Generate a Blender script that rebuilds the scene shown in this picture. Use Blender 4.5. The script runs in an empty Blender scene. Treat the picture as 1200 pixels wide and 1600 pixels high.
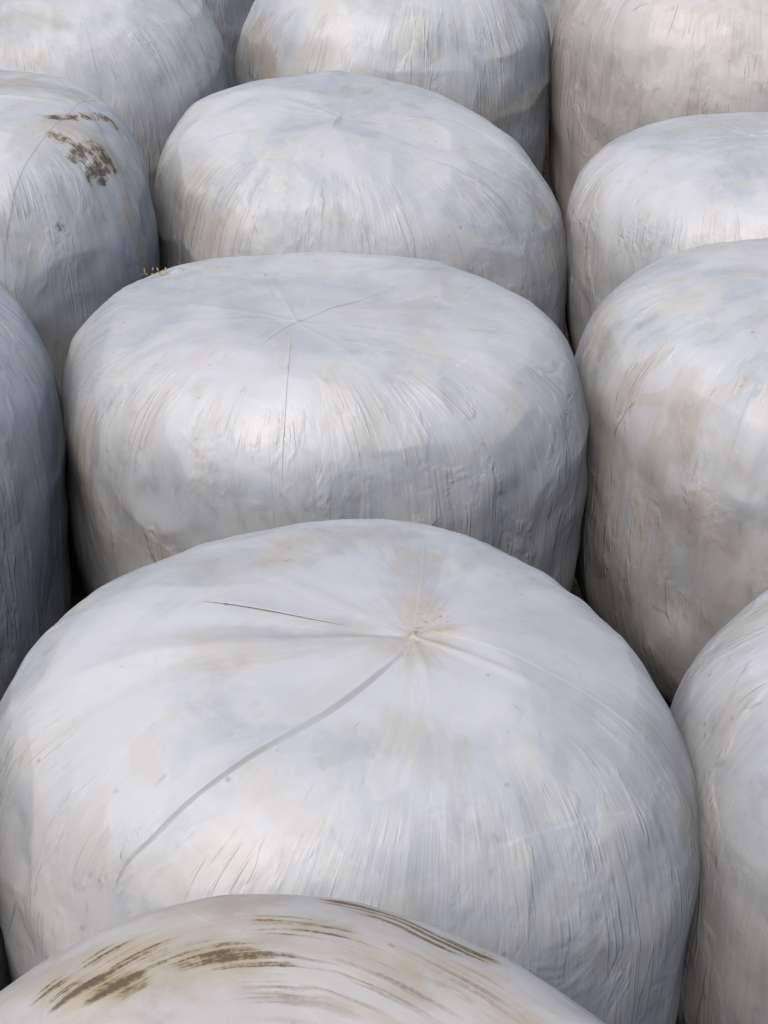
import bpy, math, random
import numpy as np
from mathutils import Vector
from mathutils.bvhtree import BVHTree

scene = bpy.context.scene
R_ = math.radians

# ---------------------------------------------------------------- camera
cam_d = bpy.data.cameras.new("camera")
cam = bpy.data.objects.new("camera", cam_d)
scene.collection.objects.link(cam)
cam.location = (0.0, 0.0, 2.7040)
cam.rotation_euler = (R_(90.0 - 32.463), 0.0, 0.0)
cam_d.sensor_fit = 'VERTICAL'
cam_d.sensor_height = 32.0
cam_d.lens = 32.0 * 2629.01 / 1600.0
cam_d.clip_start = 0.05
cam_d.clip_end = 500.0
scene.camera = cam

# ---------------------------------------------------------------- sky, sun, exposure
SUN_AZ = R_(-146.0)      # measured from +Y towards +X: the bright part of the hazy sky is behind the viewer, a little left
SUN_EL = R_(62.0)
world = bpy.data.worlds.new("World")
scene.world = world
world.use_nodes = True
wn = world.node_tree
wn.nodes.clear()
sky = wn.nodes.new("ShaderNodeTexSky")
sky.sky_type = 'NISHITA'
sky.sun_disc = False
sky.sun_elevation = SUN_EL
sky.sun_rotation = SUN_AZ
sky.air_density = 1.0
sky.dust_density = 4.0
sky.ozone_density = 1.0
bg = wn.nodes.new("ShaderNodeBackground")
bg.inputs["Strength"].default_value = 0.105
wo = wn.nodes.new("ShaderNodeOutputWorld")
wn.links.new(sky.outputs[0], bg.inputs[0])
wn.links.new(bg.outputs[0], wo.inputs[0])

sun_d = bpy.data.lights.new("sun", 'SUN')
sun_d.energy = 1.4
sun_d.angle = R_(62.0)
sun_d.color = (1.0, 0.93, 0.84)
sun = bpy.data.objects.new("sun", sun_d)
scene.collection.objects.link(sun)
sd = Vector((math.sin(SUN_AZ) * math.cos(SUN_EL), math.cos(SUN_AZ) * math.cos(SUN_EL), math.sin(SUN_EL)))
sun.rotation_euler = (-sd).to_track_quat('-Z', 'Y').to_euler()
sun.location = sd * 30

vs = scene.view_settings
vs.view_transform = 'Standard'
vs.look = 'None'
vs.gamma = 1.0
vs.use_curve_mapping = False
vs.exposure = 0.42

scene.cycles.max_bounces = 6
scene.cycles.diffuse_bounces = 0
scene.cycles.glossy_bounces = 2
scene.cycles.transmission_bounces = 0
scene.cycles.use_adaptive_sampling = True
scene.cycles.adaptive_threshold = 0.02

# ---------------------------------------------------------------- helpers
def obj(name, mesh, parent=None, mat=None):
    o = bpy.data.objects.new(name, mesh)
    scene.collection.objects.link(o)
    if parent: o.parent = parent
    if mat: mesh.materials.append(mat)
    return o

def hash3(ix, iy, iz, seed):
    h = (ix * 374761393 + iy * 668265263 + iz * 2147483647 + seed * 1274126177) & 0xFFFFFFFF
    h = ((h ^ (h >> 13)) * 1274126177) & 0xFFFFFFFF
    h = h ^ (h >> 16)
    return (h & 0xFFFFFF) / float(0xFFFFFF)

def vnoise(p, seed=0):
    """smooth value noise in -1..1, p is (n,3)"""
    i = np.floor(p).astype(np.int64); f = p - i
    f = f * f * f * (f * (f * 6 - 15) + 10)
    out = 0
    for dx in (0, 1):
        wx = f[:, 0] if dx else 1 - f[:, 0]
        for dy in (0, 1):
            wy = f[:, 1] if dy else 1 - f[:, 1]
            for dz in (0, 1):
                wz = f[:, 2] if dz else 1 - f[:, 2]
                out = out + wx * wy * wz * hash3(i[:, 0] + dx, i[:, 1] + dy, i[:, 2] + dz, seed)
    return out * 2 - 1

def sstep(a, b, x):
    t = np.clip((x - a) / (b - a), 0, 1)
    return t * t * (3 - 2 * t)

class NT:
    """tiny node-graph helper"""
    def __init__(self, name):
        self.m = bpy.data.materials.new(name); self.m.use_nodes = True
        self.t = self.m.node_tree; self.t.nodes.clear()
    def n(self, kind, **kw):
        x = self.t.nodes.new("ShaderNode" + kind)
        for k, v in kw.items(): setattr(x, k, v)
        return x
    def put(self, sock, v):
        if isinstance(v, bpy.types.NodeSocket): self.t.links.new(v, sock)
        elif v is not None: sock.default_value = v
    def math(self, op, a, b=None, c=None, clamp=False):
        x = self.n("Math", operation=op); x.use_clamp = clamp
        for i, v in enumerate((a, b, c)): self.put(x.inputs[i], v)
        return x.outputs[0]
    def vmath(self, op, a, b=None):
        x = self.n("VectorMath", operation=op)
        self.put(x.inputs[0], a); self.put(x.inputs[1], b)
        return x.outputs["Value"] if op in ("DOT_PRODUCT", "LENGTH") else x.outputs[0]
    def noise(self, vec, scale, detail=4.0, rough=0.5, dist=0.0):
        x = self.n("TexNoise")
        self.put(x.inputs["Vector"], vec); x.inputs["Scale"].default_value = scale
        x.inputs["Detail"].default_value = detail; x.inputs["Roughness"].default_value = rough
        x.inputs["Distortion"].default_value = dist
        return x.outputs["Fac"]
    def ramp(self, v, a, b, lo=0.0, hi=1.0):
        x = self.n("MapRange", interpolation_type='SMOOTHSTEP')
        for s, val in zip(("Value", "From Min", "From Max", "To Min", "To Max"), (v, a, b, lo, hi)): self.put(x.inputs[s], val)
        return x.outputs[0]
    def mix(self, fac, a, b):
        x = self.n("Mix", data_type='RGBA')
        self.put(x.inputs["Factor"], fac)
        x.inputs[6].default_value = (0, 0, 0, 1)
        self.put(x.inputs[6], a if isinstance(a, bpy.types.NodeSocket) else (*a, 1))
        self.put(x.inputs[7], b if isinstance(b, bpy.types.NodeSocket) else (*b, 1))
        return x.outputs[2]
    def attr(self, name):
        x = self.n("Attribute"); x.attribute_name = name
        return x

# ---------------------------------------------------------------- materials
def film_material(name, seed, P):
    """weathered white stretch film; every bale has its own grime"""
    rnd = random.Random(seed)
    T = NT(name)
    co = T.n("TexCoord").outputs["Object"]
    off = tuple(rnd.uniform(-20, 20) for _ in range(3))
    pos = T.vmath('ADD', co, off)
    st = T.attr("streak").outputs["Vector"]
    st = T.vmath('ADD', st, (rnd.uniform(-9, 9), rnd.uniform(-9, 9), rnd.uniform(-9, 9)))
    shoulder = T.attr("shoulder").outputs["Fac"]
    mud = T.attr("mud").outputs["Fac"]
    lap = T.attr("lap").outputs["Fac"]

    # streaks drawn out along the pull of the film
    s_fine = T.noise(T.vmath('MULTIPLY', st, (30, 30, 2.6)), 1.0, 3, 0.6)
    s_mid = T.noise(T.vmath('MULTIPLY', st, (9, 9, 4.0)), 1.0, 4, 0.62, 0.5)
    s_wide = T.noise(T.vmath('MULTIPLY', st, (4.0, 4.0, 2.6)), 1.0, 4, 0.55, 0.5)
    cloud = T.noise(pos, 3.2, 4, 0.58, 0.6)
    cloud2 = T.noise(pos, 7.5, 5, 0.6, 0.8)
    grain = T.noise(pos, 38.0, 2, 0.6)

    white = P.get("white", (0.552, 0.566, 0.576))
    cool = P.get("cool", (0.452, 0.482, 0.512))
    beige = P.get("beige", (0.440, 0.408, 0.344))
    grey = P.get("grey", (0.27, 0.275, 0.285))
    c = T.mix(T.ramp(cloud, 0.40, 0.60), white, cool)
    # hard-edged patches where the film has been rubbed clean
    rub = T.math('MULTIPLY', T.ramp(T.math('ADD', T.math('MULTIPLY', s_wide, 0.55), T.math('MULTIPLY', cloud2, 0.45)), 0.515, 0.545), 0.38)
    c = T.mix(rub, c, tuple(min(1, v * 1.06) for v in white))
    # beige dust
    bf = T.math('MULTIPLY', T.ramp(cloud2, P.get("dust0", 0.51), P.get("dust0", 0.51) + 0.13), P.get("dust", 0.55) * 0.6)
    c = T.mix(bf, c, beige)
    bf2 = T.math('MULTIPLY', T.ramp(s_wide, 0.52, 0.66), P.get("dust_streak", 0.35) * 0.75)
    c = T.mix(bf2, c, beige)
    # grey scuffs in the pull direction, more on the shoulder
    gs = T.math('MULTIPLY', T.ramp(s_mid, 0.52, 0.66), T.ramp(cloud, 0.44, 0.6))
    gs = T.math('MULTIPLY', gs, T.math('MULTIPLY_ADD', shoulder, 0.26, 0.22))
    gs = T.math('MULTIPLY', gs, P.get("scuff", 1.0) * 0.75)
    c = T.mix(gs, c, grey)
    gf = T.math('MULTIPLY', T.ramp(s_fine, 0.56, 0.68), T.math('MULTIPLY', T.ramp(s_wide, 0.46, 0.58), T.math('MULTIPLY_ADD', shoulder, 0.30, 0.05)))
    gf = T.math('MULTIPLY', gf, P.get("scuff", 1.0) * 0.75)
    c = T.mix(gf, c, grey)
    # blurred grey mottling, no direction
    n14 = T.noise(pos, 14, 4, 0.62, 0.5)
    c = T.mix(T.math('MULTIPLY', T.math('MULTIPLY', T.ramp(n14, 0.50, 0.62), T.ramp(cloud, 0.42, 0.58)), P.get("mottle", 0.24)), c, (0.30, 0.315, 0.335))
    # scattered small smudges
    sm = T.noise(T.vmath('MULTIPLY', st, (16, 16, 9)), 1.0, 3, 0.55, 0.6)
    smf = T.math('MULTIPLY', T.ramp(sm, 0.62, 0.72), T.ramp(cloud2, 0.47, 0.56))
    c = T.mix(T.math('MULTIPLY', smf, P.get("smudge", 0.34)), c, (0.22, 0.215, 0.205))
    # pin-prick specks
    vo = T.n("TexVoronoi"); T.put(vo.inputs["Vector"], pos); vo.inputs["Scale"].default_value = 17.0
    sp = T.math('MULTIPLY', T.ramp(vo.outputs["Distance"], 0.04, 0.10, 1, 0), T.ramp(cloud2, 0.52, 0.56))
    c = T.mix(T.math('MULTIPLY', sp, 0.5), c, (0.2, 0.19, 0.17))
    # one film layer over two: slightly different white
    c = T.mix(T.math('MULTIPLY', lap, 0.24), c, (0.36, 0.37, 0.40))
    # tan rain-washed stains
    stain = T.attr("stain").outputs["Fac"]
    sn = T.math('ADD', T.math('MULTIPLY', s_mid, 0.5), T.math('MULTIPLY', n14, 0.5))
    sf = T.ramp(T.math('ADD', T.math('MULTIPLY', stain, 0.28), sn), 0.60, 0.78)
    sf = T.math('MULTIPLY', T.math('MULTIPLY', sf, T.ramp(stain, 0.02, 0.3)), P.get("stainf", 0.26))
    c = T.mix(sf, c, P.get("stain", (0.36, 0.315, 0.235)))
    c = T.mix(T.math('MULTIPLY', T.attr("fold").outputs["Fac"], 0.6), c, (0.27, 0.26, 0.235))  # shaded slope of the soft pleat, put into the colour
    # mud
    halo = T.math('MULTIPLY', T.ramp(mud, 0.03, 0.6), T.ramp(T.math('ADD', cloud2, T.math('MULTIPLY', s_mid, 0.5)), 0.55, 0.9))
    c = T.mix(T.math('MULTIPLY', halo, 0.6), c, P.get("halo", (0.40, 0.35, 0.23)))
    mn = T.math('ADD', T.math('MULTIPLY', s_fine, P.get("mudstreak", 0.3)), T.math('MULTIPLY', T.noise(pos, P.get("mudscale", 60), 4, 0.7), 1.2 - P.get("mudstreak", 0.3)))
    mraw = T.math('ADD', T.math('MULTIPLY', mud, 0.55), T.math('MULTIPLY', mn, 2.2))
    mcol = T.mix(T.ramp(T.math('ADD', mraw, T.math('MULTIPLY_ADD', T.noise(pos, 170, 2, 0.6), 1.6, -0.8)), P.get("mud0", 1.58) + 0.05, P.get("mud0", 1.58) + 0.5), P.get("mud2", (0.24, 0.19, 0.10)), P.get("mud", (0.075, 0.06, 0.038)))
    mk = T.ramp(T.math('ADD', T.math('MULTIPLY', mud, 0.55), T.math('MULTIPLY', mn, 2.2)), P.get("mud0", 1.58), P.get("mud0", 1.58) + 0.36)
    mk = T.math('MULTIPLY', mk, T.ramp(mud, 0.12, 0.35))
    c = T.mix(T.math('MULTIPLY', mk, 0.86), c, mcol)

    rough = T.ramp(T.math('ADD', cloud2, T.math('MULTIPLY', grain, 0.4)), 0.6, 0.85, 0.34, 0.54)
    rough = T.math('ADD', rough, T.math('MULTIPLY', mk, 0.35))

    # relief finer than the mesh: drawn pleats, film lap edges, dimpling by the stems under the film
    wr = T.noise(T.vmath('MULTIPLY', st, (24, 24, 2.6)), 1.0, 1, 0.5, 0.35)
    wr = T.math('ADD', T.ramp(wr, 0.50, 0.57), T.ramp(wr, 0.66, 0.60))
    wm = T.math('MULTIPLY', T.ramp(s_wide, 0.47, 0.58), shoulder)
    h = T.math('MULTIPLY', T.math('MULTIPLY', wr, wm), P.get("wrinkle", 0.0016))
    h = T.math('ADD', h, T.math('MULTIPLY', s_fine, T.math('MULTIPLY_ADD', shoulder, 0.0028, 0.0003)))
    h = T.math('ADD', h, T.math('MULTIPLY', grain, 0.0004))
    wob = T.noise(co, 2.3, 1)
    lapm = T.ramp(wob, 0.42, 0.6)
    for k in range(P.get("laps", 5)):
        a = rnd.uniform(0, 2 * math.pi)
        d = rnd.uniform(-0.5, 0.5)
        e = T.math('ADD', T.vmath('DOT_PRODUCT', co, (math.cos(a), math.sin(a), 0.0)), T.math('MULTIPLY_ADD', wob, rnd.choice((-1, 1)) * .07, d))
        h = T.math('ADD', h, T.ramp(e, -0.0028, 0.0028, 0.0, T.math('MULTIPLY', lapm, rnd.uniform(0.0008, 0.0018))))
    b = T.n("Bump"); b.inputs["Strength"].default_value = 1.0; b.inputs["Distance"].default_value = 1.0
    T.put(b.inputs["Height"], h)

    bs = T.n("BsdfPrincipled")
    T.put(bs.inputs["Base Color"], c); T.put(bs.inputs["Roughness"], rough)
    bs.inputs["IOR"].default_value = 1.5
    bs.inputs["Specular IOR Level"].default_value = 0.5
    T.put(bs.inputs["Normal"], b.outputs[0])
    o = T.n("OutputMaterial"); T.t.links.new(bs.outputs[0], o.inputs[0])
    return T.m

def soil_material():
    T = NT("soil")
    co = T.n("TexCoord").outputs["Object"]
    c = T.mix(T.ramp(T.noise(co, 1.3, 6, 0.6), 0.35, 0.65), (0.05, 0.038, 0.026), (0.09, 0.072, 0.05))
    c = T.mix(T.ramp(T.noise(co, 9, 5, 0.65), 0.5, 0.7), c, (0.04, 0.045, 0.02))
    b = T.n("Bump"); b.inputs["Distance"].default_value = 0.02
    T.put(b.inputs["Height"], T.noise(co, 25, 6, 0.65))
    bs = T.n("BsdfPrincipled"); T.put(bs.inputs["Base Color"], c); bs.inputs["Roughness"].default_value = 0.95
    T.put(bs.inputs["Normal"], b.outputs[0])
    o = T.n("OutputMaterial"); T.t.links.new(bs.outputs[0], o.inputs[0])
    return T.m

def straw_material():
    T = NT("straw")
    co = T.n("TexCoord").outputs["Object"]
    c = T.mix(T.ramp(T.noise(co, 60, 3), 0.4, 0.6), (0.42, 0.31, 0.12), (0.30, 0.24, 0.10))
    bs = T.n("BsdfPrincipled"); T.put(bs.inputs["Base Color"], c); bs.inputs["Roughness"].default_value = 0.7
    o = T.n("OutputMaterial"); T.t.links.new(bs.outputs[0], o.inputs[0])
    return T.m

# ---------------------------------------------------------------- ground
def build_ground():
    n = 90
    g = np.linspace(-1, 1, n)
    g = np.sign(g) * np.abs(g) ** 2.2 * 60
    X, Y = np.meshgrid(g, g)
    Z = 0.03 * vnoise(np.stack([X.ravel() * 1.1, Y.ravel() * 1.1, X.ravel() * 0], 1), 5) - 0.03
    V = np.stack([X.ravel(), Y.ravel() + 3.5, Z], 1)
    F = [(j * n + i, j * n + i + 1, (j + 1) * n + i + 1, (j + 1) * n + i) for j in range(n - 1) for i in range(n - 1)]
    me = bpy.data.meshes.new("ground"); me.from_pydata(V.tolist(), [], F)
    o = obj("ground", me, None, soil_material()); o["kind"] = "structure"
    for p in me.polygons: p.use_smooth = True
build_ground()

# ---------------------------------------------------------------- the bales
Z_MID = 0.62        # height of the widest girth

BALE_FORMS = {   # x, y, girth radius, height, squareness, outline harmonics (3 pairs), tilt of the top, lean
  'A': (-0.0745, 2.1586, 0.5847, 1.141, 2.9926, 0.023, -0.0056, -0.0011, -0.0063, 0.0055, -0.0197, 0.0122, -0.0308, -0.0158, -0.0245),
  'B': (-0.1493, 3.4163, 0.5963, 1.114, 3.7049, 0.0218, -0.0003, 0.0127, 0.0245, 0.0086, -0.0175, -0.0119, -0.0963, 0.0091, -0.0348),
  'C': (-0.0778, 4.6496, 0.6037, 1.1365, 2.9047, -0.0032, -0.0163, 0.0226, -0.0073, 0.007, -0.0128, -0.1047, -0.0144, -0.0595, -0.0078),
  'D': (0.0246, 5.876, 0.5639, 1.2295, 3.3783, -0.0024, 0, 0.0037, 0.0027, -0.0018, 0, 0.0018, -0.0002, 0.0432, -0.0001),
  'F': (-0.1175, 1.0024, 0.6135, 1.2622, 3.4632, -0.0002, -0.0034, 0.0089, -0.0043, 0.0247, 0.0163, 0.0023, 0.0324, 0.0055, 0.0317),
  'L0': (-1.0933, 5.4338, 0.5929, 1.2793, 3.6132, -0.0068, 0.0031, -0.0095, 0.0034, -0.0126, 0.0023, 0.0384, 0.0151, 0.0248, 0.018),
  'L1': (-1.1981, 4.2345, 0.5858, 1.2621, 3.5471, -0.0077, 0.0029, -0.0106, 0.0024, -0.013, 0.0003, 0.0253, 0.014, 0.0368, 0.02),
  'L2': (-1.2786, 3.1075, 0.5762, 1.2503, 3.6018, -0.0024, 0.0066, -0.0074, 0.0068, -0.0124, 0.0041, 0.0252, 0.0121, 0.0513, 0.0266),
  'R0': (1.1969, 5.8168, 0.6005, 1.2442, 3.5415, 0.0006, -0.0037, 0.001, 0.005, -0.0032, -0.0057, -0.0244, 0.0064, -0.0503, 0.0126),
  'R1': (1.1224, 4.5803, 0.5885, 1.045, 3.345, 0.0031, 0.0007, -0.0008, 0.0044, -0.006, -0.0088, 0.0117, -0.0744, -0.063, -0.0081),
  'R2': (1.0696, 3.477, 0.5983, 1.1152, 3.2573, 0.0162, -0.009, -0.0104, 0.0183, -0.002, -0.0206, -0.0312, -0.0372, -0.0158, -0.0067),
  'R3': (1.1395, 2.1137, 0.6237, 1.1507, 3.1059, 0.0202, -0.0071, -0.0204, 0.0143, 0.0169, -0.0232, 0.0142, -0.022, -0.0206, -0.0046),
  'L3': (-1.235, 2, 0.59, 1.2, 3.4, 0, 0, 0, 0, 0, 0, 0, 0, 0, 0),
  'LB': (-1.05, 6.63, 0.59, 1.2, 3.4, 0, 0, 0, 0, 0, 0, 0, 0, 0, 0),
  'RB': (1.15, 7, 0.59, 1.2, 3.4, 0, 0, 0, 0, 0, 0, 0, 0, 0, 0),
}
# where the film is folded and where mud sticks, measured on each bale from its foot
FOLDS = {
  'A': [
    [(-0.235,0.056,1.126), (-0.129,0.019,1.137), (-0.047,-0.007,1.14), (0.034,-0.031,1.142)],
    [(0.118,-0.069,1.142), (0.065,-0.145,1.143), (-0.019,-0.235,1.137), (-0.11,-0.306,1.12), (-0.198,-0.369,1.082), (-0.25,-0.4,1.043), (-0.288,-0.416,1.006), (-0.315,-0.435,0.956)],
    [(0.035,-0.036,1.142), (0.075,-0.025,1.142), (0.115,-0.011,1.141)],
    [(0.122,-0.046,1.142), (0.132,0.056,1.137), (0.141,0.187,1.123), (0.141,0.293,1.098)],
    [(-0.165,-0.437,1.048), (-0.224,-0.449,1.013), (-0.268,-0.464,0.961)],
    [(-0.496,-0.29,0.821), (-0.526,-0.253,0.707), (-0.558,-0.175,0.535)],
  ],
  'B': [
    [(-0.046,-0.199,1.13), (-0.044,-0.382,1.126), (-0.047,-0.507,1.079), (-0.051,-0.567,1.01), (-0.051,-0.6,0.913)],
    [(-0.125,-0.352,1.127), (-0.078,-0.25,1.132), (-0.035,-0.172,1.128), (0.038,-0.102,1.122), (0.122,-0.026,1.113), (0.222,0.095,1.096)],
    [(0.056,-0.269,1.131), (0.136,-0.287,1.125), (0.202,-0.293,1.117)],
  ],
  'C': [
    [(-0.085,-0.291,1.125), (-0.046,-0.149,1.137), (0.006,-0,1.133), (0.059,0.174,1.117)],
    [(-0.036,-0.19,1.134), (0.042,-0.127,1.128), (0.131,-0.071,1.116)],
  ],
  'R2': [
    [(-0.37,-0.237,1.074), (-0.31,-0.226,1.101), (-0.246,-0.203,1.12)],
    [(-0.283,-0.362,1.066), (-0.331,-0.431,0.969), (-0.352,-0.454,0.875), (-0.359,-0.464,0.772)],
    [(-0.517,-0.209,0.92), (-0.543,-0.19,0.855), (-0.559,-0.173,0.786)],
  ],
  'R0': [
    [(-0.247,-0.372,1.182), (-0.268,-0.419,1.142), (-0.295,-0.457,1.082)],
    [(-0.336,-0.331,1.169), (-0.403,-0.32,1.13)],
  ],
  'R1': [
    [(-0.235,-0.101,1.044), (-0.135,-0.042,1.046), (-0.049,-0.013,1.045)],
  ],
  'L0': [
    [(-0.066,-0.288,1.253), (0.011,-0.339,1.245), (0.114,-0.4,1.218)],
  ],
  'R3': [
    [(-0.612,-0.006,0.945), (-0.628,-0.006,0.911), (-0.641,-0.001,0.875)],
  ],
}
MUD = {
  'L1': [
    [(0.345,-0.051,1.242), (0.4,0.007,1.224), (0.451,0.096,1.19), (0.478,0.108,1.163)],
    [(0.357,-0.134,1.23), (0.406,-0.147,1.205)],
    [(0.427,-0.176,1.183), (0.461,-0.102,1.172), (0.492,-0.115,1.131), (0.462,-0.183,1.147)],
    [(0.478,-0.161,1.135), (0.487,-0.176,1.116)],
    [(0.45,-0.207,1.149), (0.458,-0.227,1.129)],
    [(0.393,-0.375,1.081), (0.406,-0.367,1.072)],
  ],
  'F': [
    [(-0.097,0.52,1.158), (-0.071,0.539,1.143)],
    [(-0.244,0.306,1.22), (-0.215,0.307,1.227), (-0.177,0.304,1.236)],
    [(-0.2,0.354,1.22), (-0.155,0.356,1.229), (-0.103,0.347,1.237), (-0.058,0.342,1.241)],
    [(-0.071,0.337,1.242), (-0.027,0.326,1.245), (0.001,0.32,1.245)],
    [(0.058,0.474,1.19), (0.118,0.439,1.198), (0.179,0.405,1.198), (0.231,0.394,1.184)],
    [(-0.018,0.396,1.23), (0.021,0.39,1.231), (0.059,0.377,1.231)],
    [(0.088,0.349,1.235), (0.146,0.323,1.234)],
    [(-0.142,0.38,1.224), (-0.031,0.368,1.237), (0.088,0.349,1.235)],
    [(0.009,0.3,1.248), (0.117,0.308,1.24), (0.203,0.299,1.229)],
  ],
  'A': [
    [(-0.118,0.167,1.125), (-0.08,0.155,1.129)],
    [(-0.194,0.117,1.125), (-0.182,0.094,1.129)],
    [(-0.017,-0.323,1.12), (-0.015,-0.338,1.116)],
    [(0.138,-0.071,1.142), (0.138,-0.002,1.14)],
  ],
  'B': [
    [(0.409,-0.326,1.023), (0.412,-0.361,0.98)],
    [(0.458,-0.355,0.885), (0.465,-0.35,0.869)],
    [(-0.232,-0.413,1.092), (-0.225,-0.433,1.085)],
    [(-0.372,-0.386,1.011), (-0.361,-0.391,1.02)],
  ],
  'R2': [
    [(-0.321,-0.366,1.042), (-0.301,-0.349,1.064)],
    [(-0.419,-0.404,0.702), (-0.366,-0.46,0.752)],
  ],
  'D': [
    [(0.337,-0.452,0.814), (0.5,-0.266,0.797)],
  ],
}
STAINS = {
  'R2': [
    [(-0.49,-0.306,0.718), (-0.419,-0.404,0.702), (-0.341,-0.482,0.733)],
    [(-0.411,-0.367,0.934), (-0.484,-0.312,0.787)],
    [(-0.357,-0.464,0.52), (-0.303,-0.509,0.591)],
    [(-0.569,0.045,0.966), (-0.541,-0.078,0.98)],
  ],
  'D': [
    [(0.315,-0.468,0.823), (0.53,-0.202,0.797)],
    [(-0.457,-0.223,1.004), (-0.41,-0.345,0.933)],
  ],
  'L1': [
    [(0.365,-0.081,1.233), (0.454,-0.047,1.186), (0.513,-0.11,1.099)],
    [(0.535,-0.141,1.022), (0.561,-0.108,0.883)],
    [(0.176,0.156,1.264), (0.377,0.161,1.227)],
  ],
  'A': [
    [(0.133,0.185,1.124), (0.132,-0.072,1.142)],
    [(-0.192,-0.077,1.134), (-0.074,-0.071,1.141), (0.035,-0.057,1.143)],
    [(0.111,-0.28,1.125), (0.147,-0.308,1.113)],
    [(-0.244,0.143,1.114), (-0.088,0.208,1.121), (0.075,0.261,1.113)],
    [(0.517,-0.116,0.987), (0.548,-0.211,0.874)],
  ],
  'F': [
    [(-0.284,0.351,1.191), (-0.18,0.376,1.218), (-0.076,0.382,1.232), (0.043,0.37,1.234), (0.146,0.323,1.234)],
    [(-0.22,0.301,1.227), (-0.08,0.336,1.241)],
    [(-0.112,0.432,1.211), (-0.023,0.481,1.193)],
  ],
  'R1': [
    [(-0.289,0.117,1.022), (-0.155,0.149,1.029), (-0.011,0.174,1.03)],
  ],
  'R3': [
    [(-0.6,0.187,0.928), (-0.544,0.181,1.006)],
    [(-0.576,0.215,0.948), (-0.497,0.212,1.032)],
  ],
  'C': [
    [(-0.068,0.033,1.14), (0.115,0.152,1.109)],
    [(0.525,-0.216,0.883), (0.573,-0.235,0.715)],
    [(-0.485,-0.308,0.921), (-0.385,-0.447,0.904)],
  ],
  'B': [
    [(0.425,-0.397,0.749), (0.563,-0.23,0.711)],
    [(-0.523,-0.233,0.844), (-0.43,-0.396,0.701), (-0.3,-0.527,0.77)],
    [(0.282,0.152,1.081), (0.203,-0.324,1.112)],
  ],
  'R0': [
    [(-0.549,-0.225,0.914), (-0.438,-0.408,0.866), (-0.169,-0.572,0.877)],
  ],
  'L0': [
    [(-0.063,-0.305,1.249), (0.115,-0.388,1.225)],
    [(0.004,-0.449,1.185), (0.065,-0.481,1.156)],
  ],
}
PINCH = {'A': (0.122, -0.048), 'B': (-0.041, -0.174), 'C': (-0.045, -0.172)}
TAIL = (-0.333, 0.182, 1.075)


def surface_point_grid(p, TH, rhat, zhat):
    x, y, R, H, n, c2, s2, c3, s3, c4, s4, tx, ty, lx, ly = p
    k = 1 + c2*np.cos(2*TH) + s2*np.sin(2*TH) + c3*np.cos(3*TH) + s3*np.sin(3*TH) + c4*np.cos(4*TH) + s4*np.sin(4*TH)
    r = R * k * rhat
    X = r * np.cos(TH); Y = r * np.sin(TH)
    Z = np.where(zhat > 0, Z_MID + (H - Z_MID) * zhat, Z_MID + Z_MID * zhat)
    Z = Z + (tx * X + ty * Y) * np.clip(zhat, 0, 1)
    X = X + lx * (Z - Z_MID); Y = Y + ly * (Z - Z_MID)
    return np.stack([X, Y, Z], -1)

def profile(n, rows):
    f = np.pi / 2 - np.linspace(0, 1, 6000) ** 2.0 * np.pi
    f = np.concatenate([np.pi/2 - np.linspace(0, 1, 4000)**2.5 * np.pi/2, -(np.pi/2 - np.linspace(1, 0, 4000)**2.5 * np.pi/2)[1:]])
    e = 2.0 / n
    r = np.abs(np.cos(f)) ** e; z = np.sign(np.sin(f)) * np.abs(np.sin(f)) ** e
    r[0] = 0; r[-1] = 0
    a = np.concatenate([[0], np.cumsum(np.hypot(np.diff(r), np.diff(z)))])
    # three quarters of the rows on the top and upper side, the rest below
    half = np.interp(-0.25, -z, a)
    s = np.concatenate([np.linspace(0.004, half, int(rows * .86)), np.linspace(half, a[-1] - 0.004, rows - int(rows * .86) + 1)[1:]])
    return np.interp(s, a, r), np.interp(s, a, z), s

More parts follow.
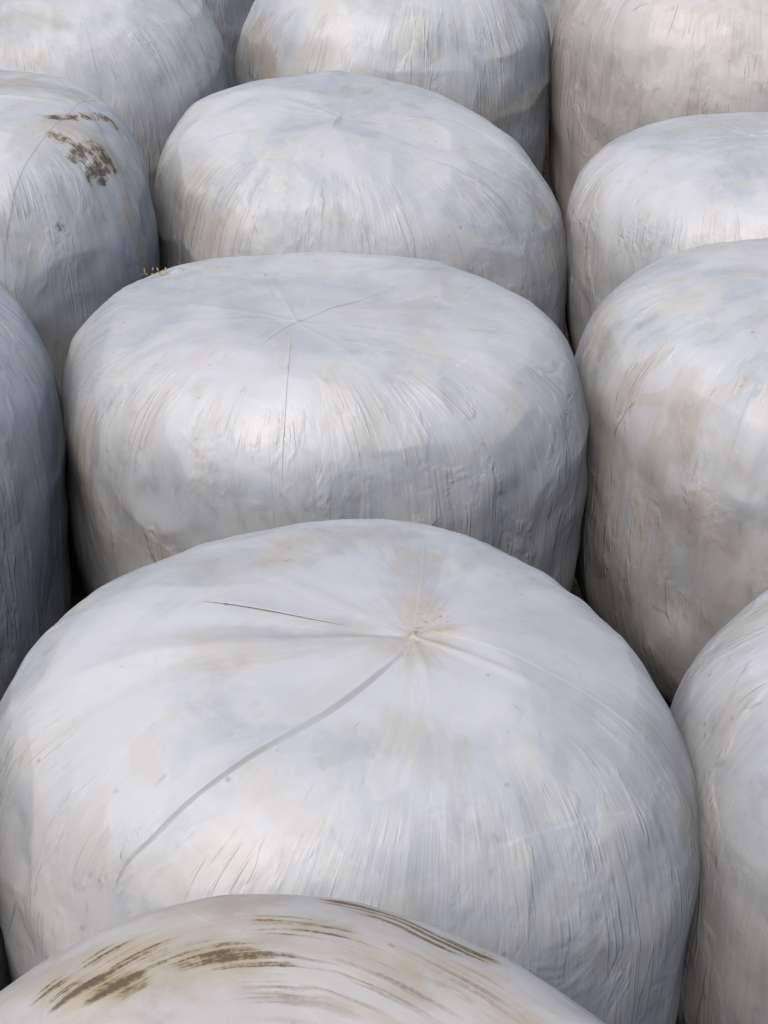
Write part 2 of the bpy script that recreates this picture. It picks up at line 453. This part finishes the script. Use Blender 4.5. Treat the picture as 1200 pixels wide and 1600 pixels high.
def build_bale(key, p, label, seed, P, segs=384, rows=210):
    rs = np.random.RandomState(seed)
    rhat, zhat, arc = profile(p[4], rows)
    th = np.linspace(-np.pi / 2, 1.5 * np.pi, segs, endpoint=False)
    TH = np.tile(th, (rows, 1)); RH = np.tile(rhat[:, None], (1, segs)); ZH = np.tile(zhat[:, None], (1, segs)); AR = np.tile(arc[:, None], (1, segs))
    Q = surface_point_grid(p, TH, RH, ZH)
    # normals of the plain form
    dth = np.roll(Q, -1, 1) - np.roll(Q, 1, 1); dar = np.gradient(Q, axis=0)
    N = np.cross(dar, dth); N /= np.linalg.norm(N, axis=2, keepdims=True) + 1e-12
    if N[rows // 3, :, 2].mean() < 0: N = -N
    q = Q.reshape(-1, 3); nrm = N.reshape(-1, 3)
    # angle about the gathered point of the film
    cx, cy = P.get("pinch", (rs.uniform(-.12, .12), rs.uniform(-.12, .12)))
    w = np.clip(1 - RH.ravel() ** 2, 0, 1)
    w = np.where(ZH.ravel() > 0, w, 0)
    ax = q[:, 0] - cx * w; ay = q[:, 1] - cy * w
    ang = np.arctan2(ay, ax); rad = np.hypot(ax, ay)
    a1 = AR.ravel()
    sh = sstep(.62, .92, RH.ravel()) * (1 - 0.35 * sstep(.1, -.5, ZH.ravel())) * P.get("pleat", 1.0)
    patch = 0.5 + 0.5 * vnoise(np.stack([np.cos(ang) * 1.8, np.sin(ang) * 1.8, a1 * 1.5], 1) + seed, seed + 3)
    shoulder = np.clip(sh * (0.35 + 0.9 * patch), 0, 1)
    # relief
    d = P.get('lump', 1.0) * 0.0085 * vnoise(q * 3.6 + seed, seed) + 0.0026 * vnoise(q * 10 + seed, seed + 1) + 0.0007 * vnoise(q * 24 + seed, seed + 2)
    facet = np.abs(vnoise(q * 5.5 - seed, seed + 9))
    d += 0.009 * (0.3 - facet) * P.get("facet", 1.0)
    # pleats drawn down over the shoulder
    for fr, am in ((9, .0030), (19, .0016), (34, .0009)):
        ss = np.stack([np.cos(ang) * fr, np.sin(ang) * fr, a1 * 2.4], 1)
        d += am * shoulder * vnoise(ss, seed + fr)
    # star of gathers round the pinch
    star = np.zeros(len(q))
    for k in range(rs.randint(9, 14)):
        a0 = rs.uniform(0, 2 * np.pi); ln = rs.uniform(.15, .62); wd = rs.uniform(.006, .016)
        da = (ang - a0 + np.pi) % (2 * np.pi) - np.pi
        dist = rad * np.sin(np.clip(da, -1.5, 1.5))
        on = (np.abs(da) < 1.4) * sstep(ln, ln * .3, rad) * (ZH.ravel() > 0)
        star += rs.choice([-1, 1, 1]) * rs.uniform(.001, .0032) * np.exp(-(dist / (wd * (0.5 + rad / .3))) ** 2) * on
    d += star * P.get("star", 1.0)
    d -= 0.010 * np.exp(-(rad / .07) ** 2) * (ZH.ravel() > 0) * P.get("star", 1.0)
    q = q + nrm * d[:, None]
    # attributes
    if P.get("around"):   # film drawn round the rim instead of over it
        streak = np.stack([a1 * 2.0, ZH.ravel() * 0.3, ang * 0.5], 1)
    else:
        streak = np.stack([np.cos(ang), np.sin(ang), a1], 1)
    def smear(paths):
      out = np.zeros(len(q))
      for path, wd, am in paths:
        path = np.array(path)
        best = np.full(len(q), 9.0)
        for a, b in zip(path[:-1], path[1:]):
            ab = b - a; t = np.clip(((q - a) @ ab) / (ab @ ab + 1e-9), 0, 1)
            best = np.minimum(best, np.linalg.norm(q - a - t[:, None] * ab, axis=1))
        out = np.maximum(out, am * np.exp(-(best / wd) ** 2))
      return out
    mud = smear(P.get("mud_paths", []))
    stain = smear([(s_, P.get("stain_width", .07), 1.0) for s_ in STAINS.get(key, [])])
    lap = np.zeros(len(q))
    for k in range(4):
        a0 = rs.uniform(0, 2 * np.pi); o0 = rs.uniform(-.35, .35)
        t = q[:, 0] * np.cos(a0) + q[:, 1] * np.sin(a0) - o0 + 0.02 * vnoise(q * 3, seed + 40 + k)
        lap += 0.35 * sstep(-.006, .006, t) * sstep(.30, .288, t)
    # mesh
    Vn = len(q)
    top = q[:segs].mean(0); bot = q[-segs:].mean(0)
    V = np.concatenate([q, [top], [bot]])
    i = np.arange(segs); j = (i + 1) % segs
    quads = np.concatenate([np.stack([r * segs + i, (r + 1) * segs + i, (r + 1) * segs + j, r * segs + j], 1) for r in range(rows - 1)])
    tris = np.concatenate([np.stack([np.full(segs, Vn), i, j], 1), np.stack([np.full(segs, Vn + 1), (rows - 1) * segs + j, (rows - 1) * segs + i], 1)])
    me = bpy.data.meshes.new("film_wrap")
    me.vertices.add(len(V)); me.vertices.foreach_set("co", V.ravel())
    loops = np.concatenate([quads.ravel(), tris.ravel()])
    me.loops.add(len(loops)); me.loops.foreach_set("vertex_index", loops.astype(np.int32))
    starts = np.concatenate([np.arange(len(quads)) * 4, len(quads) * 4 + np.arange(len(tris)) * 3])
    me.polygons.add(len(starts)); me.polygons.foreach_set("loop_start", starts.astype(np.int32))
    me.polygons.foreach_set("use_smooth", np.ones(len(starts), bool))
    def put(nm, arr, kind):
        at = me.attributes.new(nm, kind, 'POINT')
        if kind == 'FLOAT':
            at.data.foreach_set("value", np.concatenate([arr, [arr[:segs].mean(), arr[-segs:].mean()]]).astype(np.float32))
        else:
            at.data.foreach_set("vector", np.concatenate([arr, [arr[:segs].mean(0)], [arr[-segs:].mean(0)]]).astype(np.float32).ravel())
    put("streak", streak, 'FLOAT_VECTOR'); put("shoulder", shoulder, 'FLOAT'); put("mud", mud, 'FLOAT'); put("stain", stain, 'FLOAT'); put("lap", lap, 'FLOAT')
    me.update(); me.validate()
    mat = film_material("weathered_film_" + key, seed, P)
    root = bpy.data.objects.new("silage_bale", None)
    scene.collection.objects.link(root)
    root.empty_display_size = 0.3
    root.location = (p[0], p[1], 0.0)
    root["label"] = label; root["category"] = "silage bale"; root["group"] = "white wrapped silage bales set on end in rows"
    obj("film_wrap", me, root, mat)
    bvh = BVHTree.FromPolygons([tuple(v) for v in V.tolist()], [tuple(f) for f in quads.tolist()])
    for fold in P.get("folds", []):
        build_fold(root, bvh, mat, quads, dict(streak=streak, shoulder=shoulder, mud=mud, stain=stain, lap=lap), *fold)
    return root, bvh, mat

def spline(pts, n):
    pts = np.array(pts, float)
    P_ = np.concatenate([[2 * pts[0] - pts[1]], pts, [2 * pts[-1] - pts[-2]]])
    out = []
    m = len(pts) - 1
    for u in np.linspace(0, m - 1e-6, n):
        i = int(u); t = u - i
        a, b, c, d = P_[i:i + 4]
        out.append(0.5 * ((2*b) + (-a + c)*t + (2*a - 5*b + 4*c - d)*t*t + (-a + 3*b - 3*c + d)*t**3))
    return np.array(out)

def build_fold(root, bvh, mat, quads, attrs, pts, height, width, side, tucked=False):
    """a lapped pleat of film: rises gently on one side and ends in a lip that drops on the other"""
    n = max(14, int(len(pts) * 14))
    path = spline(pts, n)
    rnd = random.Random(len(pts) * 7 + int(abs(pts[0][0]) * 1000))
    loc, nor = [], []
    for q in path:
        c, nn, _, _ = bvh.find_nearest(Vector(q)); 
        if nn.dot(Vector((q[0], q[1], 0.6))) < 0: nn = -nn
        loc.append(c); nor.append(nn)
    prof = [(-1.0, -0.06), (-0.72, 0.08), (-0.45, 0.30), (-0.22, 0.62), (-0.07, 0.90), (0.0, 1.0), (0.03, 0.92), (0.09, 0.42), (0.13, 0.08), (0.16, -0.1)]
    slope_shade = [0.0] * len(prof)
    if tucked == 'soft':      # a broad slack pleat, shade painted on its slope
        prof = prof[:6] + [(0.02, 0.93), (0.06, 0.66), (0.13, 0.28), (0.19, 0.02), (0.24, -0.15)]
        slope_shade = [0, 0, 0, 0, 0, .35, .9, 1, 1, .8, 0]
    elif tucked:      # the lip turns back under itself
        prof = prof[:6] + [(0.012, 0.92), (0.010, 0.70), (-0.01, 0.42), (-0.04, 0.1), (-0.06, -0.2)]
    V, F, src, tap = [], [], [], []
    ph = rnd.uniform(0, 6)
    for i in range(n):
        t = (loc[min(i + 1, n - 1)] - loc[max(i - 1, 0)]).normalized()
        u = i / (n - 1)
        taper = min(1, u / 0.16, (1 - u) / 0.30) ** 0.8 if 0 < u < 1 else 0.0
        taper *= 0.86 + 0.14 * math.sin(ph + u * 9)
        s = nor[i].cross(t).normalized() * side
        tap.append(min(1.0, taper) * (1.0 - 0.55 * u) * (0.8 + 0.2 * math.sin(u * 17 + ph)))
        for (a, h) in prof:
            wv = 1 + 0.10 * math.sin(u * 13 + ph)
            q = loc[i] + s * (a * width * (0.35 + 0.65 * taper) * wv)
            c, nn, fi, _ = bvh.find_nearest(q)
            src.append(quads[fi][0])
            if nn.dot(nor[i]) < 0: nn = -nn
            V.append(c + nn * (h * height * taper - 0.0006 * (1 - taper)))
    m = len(prof)
    for i in range(n - 1):
        for j in range(m - 1):
            F.append((i*m + j, i*m + j + 1, (i+1)*m + j + 1, (i+1)*m + j))
    me = bpy.data.meshes.new("film_fold"); me.from_pydata([tuple(v) for v in V], [], F)
    for pl in me.polygons: pl.use_smooth = True
    src = np.array(src)
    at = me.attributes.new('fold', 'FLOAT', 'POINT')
    at.data.foreach_set('value', np.array([slope_shade[k % m] if k % m < len(slope_shade) else 0.0 for k in range(len(V))], dtype=np.float32) * np.repeat(tap, m))
    for nm, arr in attrs.items():      # the pleat carries the same grime and film layers as the wrap it lies on
        vec = arr.ndim == 2
        at = me.attributes.new(nm, 'FLOAT_VECTOR' if vec else 'FLOAT', 'POINT')
        at.data.foreach_set("vector" if vec else "value", arr[src].astype(np.float32).ravel())
    obj("film_fold", me, root, mat)

S = 1
def fold_set(key, specs):
    return [(FOLDS[key][i], *rest) for i, *rest in specs]
def mud_set(key, wd, am):
    v = MUD[key]
    wd = wd if isinstance(wd, (list, tuple)) else [wd] * len(v)
    am = am if isinstance(am, (list, tuple)) else [am] * len(v)
    return [(a, b, c) for a, b, c in zip(v, wd, am)]

DARKBROWN = (0.055, 0.045, 0.028)
BALES = [
 ("A", "large pale bale filling the foreground with a long diagonal fold running from its gathered centre", dict(
    pinch=PINCH["A"], dust=.45, scuff=.9,
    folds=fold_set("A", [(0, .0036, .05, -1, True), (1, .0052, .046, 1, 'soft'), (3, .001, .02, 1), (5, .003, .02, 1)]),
    mud_paths=mud_set("A", [.03, .02, .008, .07], [.35, .3, .45, .4]), mud=(.2,.18,.14), mud2=(.36,.33,.26))),
 ("B", "broad bale in the middle with a thin vertical crease and straw caught behind its rim", dict(
    pinch=PINCH["B"], star=.45, dust=.4,
    folds=fold_set("B", [(0, .002, .014, 1), (1, .0008, .05, -1, True), (2, .002, .03, 1)]),
    mud_paths=mud_set("B", [.03, .012, .015, .012], [.3, .5, .4, .35]), mud=(.2,.18,.15), mud2=(.36,.33,.27))),
 ("C", "domed bale with shining pleated front directly behind the broad middle bale", dict(
    pinch=PINCH["C"], star=.5, dust=.45,
    folds=fold_set("C", [(0, .003, .025, 1), (1, .002, .02, 1)]))),
 ("D", "bale cut by the top edge in the middle column, brownish at its lower right", dict(
    stainf=.45, dust=.5, dust0=.47, mud_paths=mud_set("D", .05, .2), mud=(.22,.18,.13), mud2=(.34,.29,.22))),
 ("F", "nearest cream bale at the bottom edge, streaked with brown mud", dict(
    stainf=.36, stain=(.40,.33,.21), around=True, lump=.4, facet=.5, pleat=.3, mudstreak=1.0, mudscale=70, mud0=1.43, white=(0.56, 0.55, 0.53), cool=(0.52, 0.508, 0.482), beige=(0.448, 0.384, 0.272), dust=.6, dust_streak=.55, scuff=.5,
    mud_paths=mud_set("F", [.03, .03, .035, .022, .022, .03, .03, .10, .10], [.6, .95, .55, .95, .95, .5, .5, .2, .26]),
    mud=(.085, .06, .03), mud2=(.30, .225, .12), halo=(.42, .33, .19))),
 ("L1", "bale at the left edge with dark mud marks smeared near its rim", dict(
    stainf=.45, mud0=1.41, dust=.6, dust0=.46, beige=(0.424, 0.400, 0.336),
    mud_paths=mud_set("L1", [.017, .022, .035, .012, .012, .012], [.75, .6, .75, .7, .6, .6]), mudscale=36, mud=(.05,.036,.024), mud2=(.17, .13, .09), halo=(.42,.38,.27))),
 ("L2", "bale at the left edge whose clean side sinks into deep blue shade", dict(dust=.2, scuff=.6)),
 ("L0", "bluish white bale in the upper left corner above the muddy one", dict(
    dust=.35, scuff=.6, folds=fold_set("L0", [(0, .002, .05, 1)]))),
 ("R0", "warm white bale in the upper right corner with a short dark crease", dict(
    dust=.6, dust_streak=.5, white=(0.560, 0.552, 0.532), cool=(0.520, 0.512, 0.488), folds=fold_set("R0", [(0, .0028, .03, 1, True), (1, .0015, .02, 1, True)]))),
 ("R1", "bale at the right edge with a cream rim fold, below the upper right corner bale", dict(
    dust=.5, folds=fold_set("R1", [(0, .005, .06, 1)]))),
 ("R2", "bale at the right edge with glossy diagonal wrinkles and a brown stained side", dict(
    stainf=.36, dust=.6, dust0=.48, dust_streak=.6, folds=fold_set("R2", [(0, .003, .03, 1), (1, .0025, .03, -1, True), (2, .0015, .012, 1, True)]),
    mud_paths=mud_set("R2", [.016, .03], [.55, .05]), mud=(.16,.14,.11), mud2=(.3,.26,.2))),
 ("R3", "bale in the lower right corner beside the large foreground bale", dict(
    dust=.45, folds=fold_set("R3", [(0, .0012, .012, 1)]))),
 ("L3", "grey sliver of a bale at the left edge beside the large foreground bale", dict(low=1)),
 ("LB", "shaded blue grey bale glimpsed in the gap at the top between two left bales", dict(dust=.2, low=1)),
 ("RB", "grey sliver of a bale in the gap left of the upper right corner bale", dict(dust=.5, low=1)),
]
made = {}
for n_, (key, label, P) in enumerate(BALES):
    near = key in ("A", "B", "C", "F", "R2", "R3")
    segs, rows = (448, 250) if near else ((160, 90) if P.get("low") else (320, 180))
    made[key] = build_bale(key, BALE_FORMS[key], label, 11 + n_ * 7, P, segs, rows)

# a loose corner of film standing up on the far rim of the broad middle bale
def film_tail(key, at):
    root, bvh, mat = made[key]
    c, nn, _, _ = bvh.find_nearest(Vector(at))
    if nn.z < 0: nn = -nn
    V, F = [], []
    m = 7
    for i in range(m):
        for j in range(m):
            u, v = i / (m - 1), j / (m - 1)
            w = 0.05 * (1 - 0.55 * v * v)
            q = c + Vector(((u - 0.35) * w, 0.25 * w * (u - .5), 0)) + Vector((0.002, 0.014, 0.005)) * v + nn * (0.004 * math.sin(u * 5) * v)
            cc, n2, _, _ = bvh.find_nearest(q)
            if v == 0: q = cc - nn * 0.001
            V.append(tuple(q))
    for i in range(m - 1):
        for j in range(m - 1): F.append((i*m+j, (i+1)*m+j, (i+1)*m+j+1, i*m+j+1))
    me = bpy.data.meshes.new("film_tail"); me.from_pydata(V, [], F)
    for pl in me.polygons: pl.use_smooth = True
    o = obj("film_tail", me, root, mat)
    sm = o.modifiers.new("thickness", 'SOLIDIFY'); sm.thickness = 0.0008
film_tail("B", TAIL)

def straw_tuft(world_at):
    rnd = random.Random(4)
    V, F = [], []
    for k in range(16):
        a = rnd.uniform(0, 6.28); ln = rnd.uniform(.010, .022); lean = rnd.uniform(.3, 1.1)
        b = Vector((rnd.uniform(-.03, .03), rnd.uniform(-.015, .015), -.012))
        d = Vector((math.cos(a) * math.sin(lean), math.sin(a) * math.sin(lean), math.cos(lean)))
        s = d.cross(Vector((0, 0, 1))).normalized() * 0.0016
        t = s.cross(d).normalized() * 0.0016
        i0 = len(V)
        for f, sc in ((0, 1), (.55, .9), (1, .35)):
            c = b + d * ln * f + Vector((0, 0, -.012 * f * f))
            V += [tuple(c + s * sc), tuple(c + t * sc), tuple(c - s * sc)]
        for r in range(2):
            for e in range(3):
                F.append((i0 + r*3 + e, i0 + r*3 + (e+1) % 3, i0 + r*3 + 3 + (e+1) % 3, i0 + r*3 + 3 + e))
    me = bpy.data.meshes.new("straw_tuft"); me.from_pydata(V, [], F)
    o = obj("straw_tuft", me, None, straw_material())
    o.location = world_at
    o["label"] = "small tuft of yellow straw poking up behind the broad middle bale"
    o["category"] = "straw"
pB = BALE_FORMS["B"]
straw_tuft((TAIL[0] + pB[0] - 0.05, TAIL[1] + pB[1] + 0.02, TAIL[2] + 0.002))
